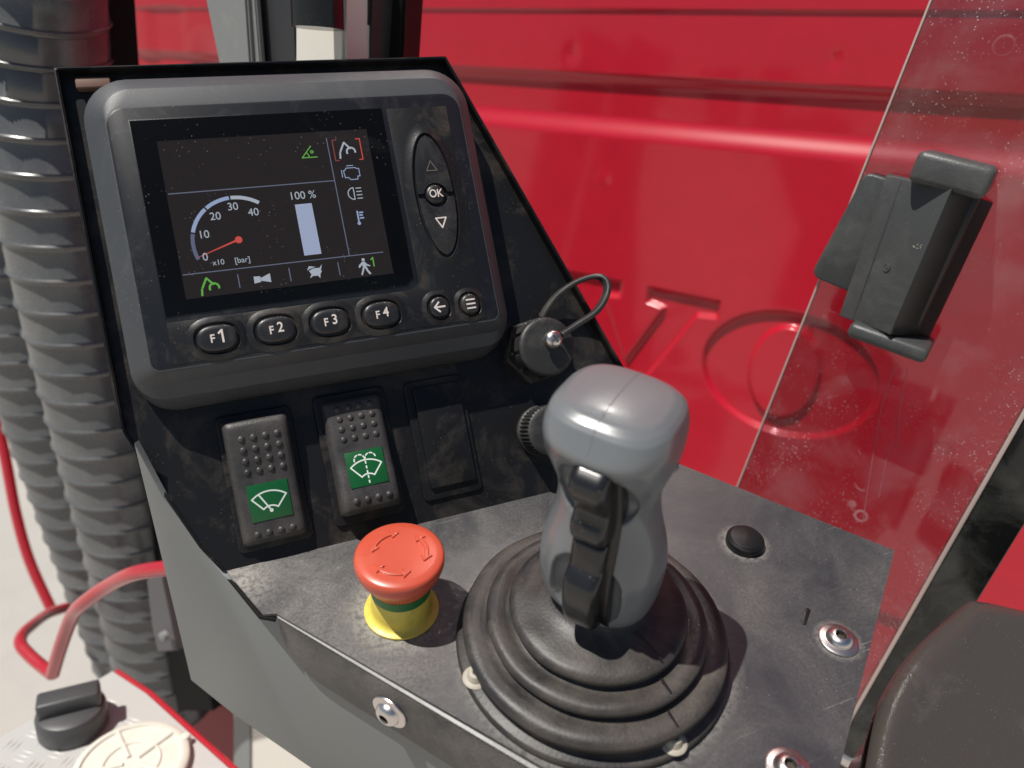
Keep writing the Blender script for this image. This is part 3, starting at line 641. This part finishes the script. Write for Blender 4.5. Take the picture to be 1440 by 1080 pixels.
# ================================================================== ACRYLIC SCREEN, CLAMP
SL_ = .1585; e2 = Vector((math.sin(SL_), 0, math.cos(SL_))); e1 = Vector((math.cos(SL_), 0, -math.sin(SL_)))
GO = at(1215, 240, .28)
GF = frame(GO, e1, -Vector((0, 1, 0)) if False else Vector((0, 1, 0)), e2)    # x across, y away from viewer, z along the slanted edge
GI = GF.inverted()
wsc = thing('acrylic_screen', GF, 'dusty clear acrylic wind screen sheet in front of the red cab', 'wind screen')
def gp(px, py, y=.28): return (GI @ at(px, py, y))*1000
gw = gp(1300, 821).x
bm = box(0, gw, 0, 5, -520, 260); 
for f in bm.faces: f.material_index = 0 if abs(f.normal.y) > .5 or f.calc_area() > 1e5 else 1
bm.faces.ensure_lookup_table()
for f in bm.faces:
    ys = {round(v.co.y, 2) for v in f.verts}; f.material_index = 0 if len(ys) == 1 else 1
build('acrylic_sheet', bm, [acryl, edgem], wsc, smooth=False)
build('sheet_edge', box(-1.3, -.05, -.4, 5.4, -520, 260, .2), pinkm, wsc)
build('edge_trim', box(gw, gw+2.6, -3, 8, -520, 260, .5), pinkm, wsc)
build('black_strip', box(gw+2.6, (gp(1440, 735).x+gp(1375, 845).x)/2, -2, 6, -520, 300, 1.0), stripm, wsc)
for P_ in ([(1262, 512), (1243, 560), (1228, 640), (1214, 730)], [(1276, 520), (1266, 570), (1262, 630)], [(1256, 618), (1246, 650), (1236, 700)]):
    build('dried_run', sweep(spline([gp(*p, .2795) for p in P_], 6), 0, flat=((0, 1, 0), .25, .5)), mat('dried_water', (.30, .10, .12), .5), wsc)
# clamp
cl = thing('screen_clamp', GF, 'black plastic clamp block gripping the left edge of the clear acrylic screen', 'clamp')
def sect(PT, PB, name, m_, bev=1.5, seg=3, side=None):
    bm = loft([PB, PT]); bmesh.ops.recalc_face_normals(bm, faces=bm.faces)
    bmesh.ops.bevel(bm, geom=list(bm.edges), offset=bev, segments=seg, profile=.5, affect='EDGES', clamp_overlap=True)
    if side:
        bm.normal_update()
        for f in bm.faces: f.material_index = 1 if f.normal.x > .25 else 0  # faces turned from the sun go near black: shade put into the colour
    return build(name, bm, m_, cl, ang=35)
a0 = gp(1143, 385, .272); a1 = gp(1216, 240, .272)
# left plate wrapping the sheet's edge
q0 = gp(1144, 380, .270); q1 = gp(1217, 242, .270); q2 = gp(1250, 247, .270); q3 = gp(1183, 400, .270)
bm = bmesh.new(); P = [(q0.x+5, q0.z-5), (q0.x+2, q0.z-4), (q0.x, q0.z-1.5), (q0.x-.4, q0.z+2), (q1.x-.8, q1.z-5.5), (q1.x, q1.z-2.4), (q1.x+2, q1.z-.6), (q1.x+5, q1.z-.2), (q2.x+14, q2.z-3), (q3.x+14, q3.z-4)]
bm = slab(P[::-1], -10, 9, 1.6, 3, both=True); 
build('edge_plate', bm, clampm, cl, Matrix.Rotation(R(90), 4, 'X'))
def g3(px, py, y): v = gp(px, py, y); return (v.x, v.y, v.z)
YB, YL, YR = .279, .260, .238
PT = [g3(1248, 243, YB), g3(1246, 246, YL), g3(1340, 264, YR), g3(1398, 285, YB-.002)]
PB = [g3(1184, 445, YB), g3(1180, 444, YL), g3(1252, 471, YR), g3(1305, 480, YB-.004)]
# keep top and bottom sections parallel to each other
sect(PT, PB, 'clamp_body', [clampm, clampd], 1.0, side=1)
def lerp3(a, b, t): return Vector(a).lerp(Vector(b), t)
def face(u, v, w=0):      # point of the sunlit clamp face
    a = lerp3(PB[1], PB[2], u); b = lerp3(PT[1], PT[2], u); n_ = (Vector(PB[2])-Vector(PB[1])).cross(Vector(PT[1])-Vector(PB[1])).normalized(); n_ = n_ if n_.y < 0 else -n_
    return a.lerp(b, v)+n_*w
build('face_ridge', sweep([face(.26, .02, -.1), face(.26, .98, -.1)], .55, 8), clampm, cl)
ns_ = (face(.5, .5, 1)-face(.5, .5, 0)); Mq = Matrix.Translation(face(.52, .42, -.2)*.001) @ ns_.to_track_quat('Z', 'Y').to_matrix().to_4x4()
build('moulded_nub', lathe([(2.6, 0), (2.6, .5), (2.1, .7), (1.5, .4), (1.3, .5), (.05, .7)], 24), clampm, cl, Mq)
scm = mat('pale_scuff', (.42, .42, .34), .6); sl = []
for k in range(7):
    a = face(.80+.018*k, .60+random.uniform(-.012, .012), .12); b = face(.80+.018*k+random.uniform(-.02, .03), .60+random.uniform(-.02, .035), .12); sl.append(build('scuff', sweep([a, (a+b)/2+Vector((.2, 0, .1)), b], .16, 5), scm, cl))
c1 = gp(1283, 252, .236); c2 = gp(1392, 270, .236); c3 = gp(1412, 236, .275)
ct = gp(1296, 210, .245).z
bm = box(c1.x-3, c3.x-2, -42, -1, (c1.z+c2.z)/2-4, ct, 4.2, 4); build('top_cap', bm, clampm, cl)
d1_ = gp(1190, 470, .243); d2_ = gp(1290, 497, .243); d3 = gp(1305, 480, .275)
bm = box(d1_.x, d2_.x+6, -40, -1, d2_.z-5, d1_.z+9, 3.6, 4); build('bottom_cap', bm, clampm, cl)
bm = box(c1.x+22, c3.x-4, -22, -.5, d2_.z+5, c1.z, 2, 2); build('clamp_back', bm, clampd, cl)

# ================================================================== BLACK COVER bottom right
P3 = [(1375, 838), (1300, 905), (1250, 985), (1228, 1090), (1240, 1190), (1480, 1260), (1640, 1100), (1600, 900), (1440, 851)]
cdepth = .405
cvF = frame(atd(1400, 980, cdepth), CR*.94+CB*-.34, (CU*.9+CB*.43), Vector((0, 0, 1)))
xax = (CR*.96-CB*.28).normalized(); zax = (CB*.80+CU*.55); zax = (zax-xax*zax.dot(xax)).normalized(); yax = zax.cross(xax)
cvF = frame(atd(1400, 980, cdepth), xax, yax, zax); cvI = cvF.inverted()
def cp_(px, py):
    o = cvF.translation; d = CR*((px-720)/F) - CU*((py-540)/F) - CB; v = cvI @ (CAM+d*((o-CAM).dot(zax)/d.dot(zax))); return (v.x*1000, v.y*1000)
out = [cp_(*p) for p in P3]; out = [(p.x, p.y) for p in spline([(a, b, 0) for a, b in out+[out[0]]], 6)][:-1]
cx_ = sum(p[0] for p in out)/len(out); cy_ = sum(p[1] for p in out)/len(out)
def scl(P, d): 
    r = []
    for p in P: v = Vector((p[0]-cx_, p[1]-cy_)); l = v.length; r.append((cx_+v.x*(l-d)/l, cy_+v.y*(l-d)/l))
    return r
cov = thing('arm_rest', cvF, 'smooth black plastic cover with rounded rim at the lower right corner', 'plastic cover')
bm = loft([[(p[0], p[1], z_) for p in scl(out, d)] for d, z_ in ((40, -74), (20, -40), (6, -20), (1, -12), (.2, -8), (1.2, -4.8), (3.6, -2), (7, -.5), (11, 0), (16, -.1), (32, -1))])
build('cover_shell', bm, seatm, cov, ang=60)

# ================================================================== things lower right behind the deck
br = thing('small_bracket', Matrix.Translation(atd(1212, 1040, .60)), 'dark red bracket with small silver tube below the right edge of the deck', 'bracket')
def cambox(name, pts, d0, th, m_, par, bev=.8):
    """a slab whose outline lies on the truck plane y=d0, th mm thick"""
    Pm = (par.matrix_world.inverted() if par else Matrix.Identity(4))
    Vt = [Pm @ at(px, py, d0) for px, py in pts]; Wt = [Pm @ (at(px, py, d0)+Vector((0, th*.001, 0))) for px, py in pts]
    bm = loft([[tuple(v*1000) for v in Vt], [tuple(v*1000) for v in Wt]])
    if bev: bmesh.ops.bevel(bm, geom=list(bm.edges), offset=bev, segments=2, affect='EDGES', clamp_overlap=True)
    return build(name, bm, m_, par, ang=35)
bpy.context.view_layer.update()
cambox('bracket_plate', [(1186, 1022), (1212, 1028), (1228, 1046), (1240, 1062), (1238, 1100), (1180, 1100)], .30, 8, mat('dark_red', (.10, .02, .025), .5), br)
Pm = br.matrix_world.inverted()
build('silver_tube', sweep([(Pm @ at(1150, 1040, .285))*1000, (Pm @ at(1260, 1100, .285))*1000], 9, 20), steel, br)

# ================================================================== BELLOWS left
def bellows(name, pts, r, pitch, label, n=112):
    L = spline(pts, 24); s = [0]
    for a, b in zip(L, L[1:]): s.append(s[-1]+(b-a).length)
    tot = s[-1]; prof = [(0, -.018), (.05, -.006), (.76, .0), (.79, .014), (.815, .034), (.845, .042), (.875, .034), (.90, .012), (.93, -.018)]
    path, rad = [], []
    k = 0
    def P(d):
        i = max(0, min(len(s)-2, int(np.searchsorted(s, d))-1)); q = (d-s[i])/(s[i+1]-s[i]); return L[i].lerp(L[i+1], q)
    while k*pitch < tot-pitch:
        for f, dr in prof: path.append(P((k+f)*pitch)*1000); rad.append(r*(1+dr*1.0)*1000)
        k += 1
    t = thing(name, Matrix.Identity(4), label, 'bellows', 'corrugated black bellows standing left of the console')
    o = Vector(path[-1])*.001; t.location = o; path = [p-o*1000 for p in path]
    build('corrugated_hose', sweep(path, rad, n), bell, t, ang=80)
    return t
bellows('bellows', [atd(36, -160, .54), atd(58, 100, .615), atd(110, 400, .70), atd(198, 790, .85), atd(246, 1010, .96)], .052, .030, 'right and nearer of two corrugated black bellows beside the console')
bellows('bellows', [atd(-75, -160, .60), atd(-45, 100, .68), atd(26, 420, .78), atd(150, 800, .95), atd(222, 1010, 1.06)], .050, .030, 'left and farther of two corrugated black bellows, its lower end above the ground')
pst = thing('dark_post', Matrix.Translation(at(120, 300, .12)), 'narrow black upright post between the bellows and the red cab', 'post')
bpy.context.view_layer.update()
cambox('post_body', [(96, -60), (136, -60), (150, 130), (290, 900), (300, 1000), (250, 1000), (200, 700), (112, 130)], .10, 30, voidm, pst)

# ================================================================== RED TUBE GUARD, TREAD PLATE
gd = thing('tube_guard', Matrix.Translation(atd(75, 860, .8)), 'bent red painted tube guard with a triangular loop above the tread plate', 'guard rail')
bpy.context.view_layer.update(); gi = gd.matrix_world.inverted()
def tube(name, pts, r, m_, par, n=16, k=6):
    pi = par.matrix_world.inverted(); return build(name, sweep(spline([(pi @ p)*1000 for p in pts], k), r, n), m_, par)
tube('tube', [atd(-30, 520, 1.0), atd(2, 620, 1.0), atd(22, 720, 1.0), atd(42, 790, 1.0), atd(72, 856, 1.0)], 6.6, paintt, gd)
tube('tube', [atd(105, 851, .98), atd(70, 862, .92), atd(44, 880, .84), atd(31, 893, .80), atd(29, 906, .78), atd(40, 920, .77), atd(58, 936, .76), atd(74, 948, .75)], 6.2, paintt, gd)
tube('tube', [atd(74, 948, .75), atd(82, 920, .73), atd(92, 890, .71), atd(103, 864, .69), atd(118, 848, .67), atd(150, 825, .65), atd(190, 806, .62), atd(250, 797, .60)], 6.4, paintt, gd)
hb = thing('hinge_bracket', Matrix.Translation(atd(230, 870, .6)), 'small dark bracket with a bolt between bellows and grey side plate', 'bracket')
bpy.context.view_layer.update()
cambox('bracket_arm', [(206, 815), (228, 812), (250, 915), (222, 917), (214, 880)], .06, 8, mat('arm_grey', (.10, .10, .105), .5), hb)
q = hb.matrix_world.inverted() @ at(234, 893, .055)
build('bolt', lathe([(5, 0), (5, 5), (3, 6), (.1, 6.2)], 20), greyb, hb, Matrix.Translation(q) @ Matrix.Rotation(R(90), 4, 'X'))

ZP = -.30
stp = thing('step_plate', Matrix.Translation(atz(100, 1020, ZP)), 'raised pattern aluminium tread plate with a red painted edge below the bellows', 'step')
bpy.context.view_layer.update(); si = stp.matrix_world.inverted()
def onz(px, py, z_=ZP): return (si @ atz(px, py, z_))*1000
pl = [onz(*p) for p in ((158, 944), (205, 975), (330, 1088), (420, 1190), (-160, 1250), (-260, 1190))]
bm = loft([[(p.x, p.y, -4) for p in pl], [(p.x, p.y, 0) for p in pl]]); build('tread_sheet', bm, alu, stp, smooth=False)
bm = bmesh.new()
inside = [(p.x, p.y) for p in pl]
def inpoly(x, y):
    c = False; n = len(inside)
    for i in range(n):
        ax, ay = inside[i]; bx, by = inside[(i+1) % n]
        if (ay > y) != (by > y) and x < (bx-ax)*(y-ay)/(by-ay)+ax: c = not c
    return c
bx0, bx1 = min(p[0] for p in inside), max(p[0] for p in inside); by0, by1 = min(p[1] for p in inside), max(p[1] for p in inside)
k = 0
for i in range(int((bx1-bx0)/18)):
    for j in range(int((by1-by0)/18)):
        cx, cy = bx0+i*18, by0+j*18
        if not inpoly(cx, cy): continue
        a = R(20) if (i+j) % 2 else R(110)
        for q in (-1, 0, 1):
            d = Vector((math.cos(a), math.sin(a))); s = Vector((-d.y, d.x)); c = Vector((cx, cy))+s*q*4.6
            P = [c-d*7, c-s*1.3, c+d*7, c+s*1.3]
            vb = [bm.verts.new((p.x, p.y, 0)) for p in P]; vt = bm.verts.new((c.x, c.y, .9))
            for w in range(4): bm.faces.new((vb[w], vb[(w+1) % 4], vt))
tp = build('tread_pattern', bm, alu, stp, smooth=False); tp['kind'] = 'stuff'
rp = [onz(*p) for p in ((158, 944), (205, 975), (330, 1088), (420, 1190))]
build('red_edge', sweep([Vector((p.x+2, p.y+3, -14)) for p in rp], 0, flat=((0, 0, 1), 30, 5)), paintt, stp, smooth=False)
# black tank cap
c0 = atz(104, 1022, ZP)
tk = thing('filler_cap', Matrix.Translation(c0), 'round black filler cap with a raised grip bar on the tread plate', 'filler cap')
build('cap_rim', lathe([(26, 0), (27.5, 2), (27.5, 18), (26, 22), (22, 24), (.1, 24)], 48), tankc, tk)
build('grip_bar', box(-24, 24, -10, 10, 22, 38, 3, 3), tankc, tk, Matrix.Rotation(R(60), 4, 'Z'))
# white round cap with ribs
c1 = atz(186, 1082, ZP)
wc = thing('vent_lid', Matrix.Translation(c1) @ Matrix.Scale(.78, 4), 'round cream plastic lid with moulded spokes on the tread plate', 'lid')
build('lid_disc', lathe([(56, 0), (57, 3), (57, 9), (55, 11), (50, 11.5), (48.5, 9), (.1, 9)], 64), whitec, wc)
for a in range(0, 360, 72):
    d = Vector((math.cos(R(a+20)), math.sin(R(a+20)), 0)); build('lid_rib', sweep([d*8+Vector((0, 0, 9.6)), d*50+Vector((0, 0, 9.6))], 2.4, 8), whitec, wc)
build('lid_rib', sweep([Vector((28*math.cos(R(a)), 28*math.sin(R(a)), 9.4)) for a in range(0, 361, 12)], 1.6, 8, cap=False), whitec, wc)
for a in (75, 15):
    build('lid_lug', lathe([(5, 0), (5.5, 8), (4.5, 12), (.1, 13)], 16, c=(56*math.cos(R(a)), 56*math.sin(R(a)))), whitec, wc)
# chassis under the console
chs = thing('chassis_rail', Matrix.Translation(at(300, 1040, .12)), 'dark red chassis panel showing below the grey side plate', 'chassis')
bpy.context.view_layer.update()
cambox('red_panel', [(262, 930), (345, 1005), (345, 1200), (262, 1130)], .16, 6, maroon, chs)
cambox('shade_backing', [(150, 860), (420, 860), (420, 1250), (150, 1250)], .20, 10, voidm, chs)  # black sheet added to stand for the shaded void, not a chassis part
cp2 = thing('cream_post', Matrix.Translation(at(380, 1060, .1)), 'cream painted upright with a grey edge below the grey side plate', 'post')
bpy.context.view_layer.update()
cambox('post_face', [(352, 990), (470, 990), (470, 1200), (352, 1200)], .09, 20, cream, cp2)
cambox('grey_edge', [(328, 980), (352, 980), (352, 1200), (328, 1200)], .088, 20, greyb, cp2)

# ================================================================== upright behind the console top
mt_ = thing('mirror_arm', Matrix.Translation(at(420, 110, .12)), 'grey and white upright bracket with round black clamp rising behind the display', 'bracket')
bpy.context.view_layer.update()
cambox('grey_plate', [(276, -60), (342, -60), (357, 160), (322, 160)], .10, 10, greyb, mt_, 1.5)
cambox('dark_channel', [(352, -60), (412, -60), (420, 160), (362, 160)], .112, 12, darkb, mt_, 1.5)
cambox('light_lip', [(346, -60), (354, -60), (372, 160), (362, 160)], .104, 5, greyb, mt_, 1)
cambox('white_post', [(414, -60), (484, -60), (484, 160), (414, 160)], .09, 30, cream, mt_, 2)
cambox('grey_bar', [(484, -60), (524, -60), (514, 160), (482, 160)], .11, 24, darkb, mt_, 2)
cambox('red_bar', [(524, -60), (552, -60), (546, 160), (514, 160)], .14, 20, mat('maroon', (.05, .006, .01), .4), mt_, 2)
cambox('black_bar', [(548, -60), (572, -60), (560, 160), (540, 160)], .13, 20, clampd, mt_, 2)
q = mt_.matrix_world.inverted() @ at(444, -60, .070)
ax = (mt_.matrix_world.inverted() @ at(447, 40, .070))
build('round_clamp', sweep([q*1000, ax*1000], 15.5, 40), rubg, mt_)
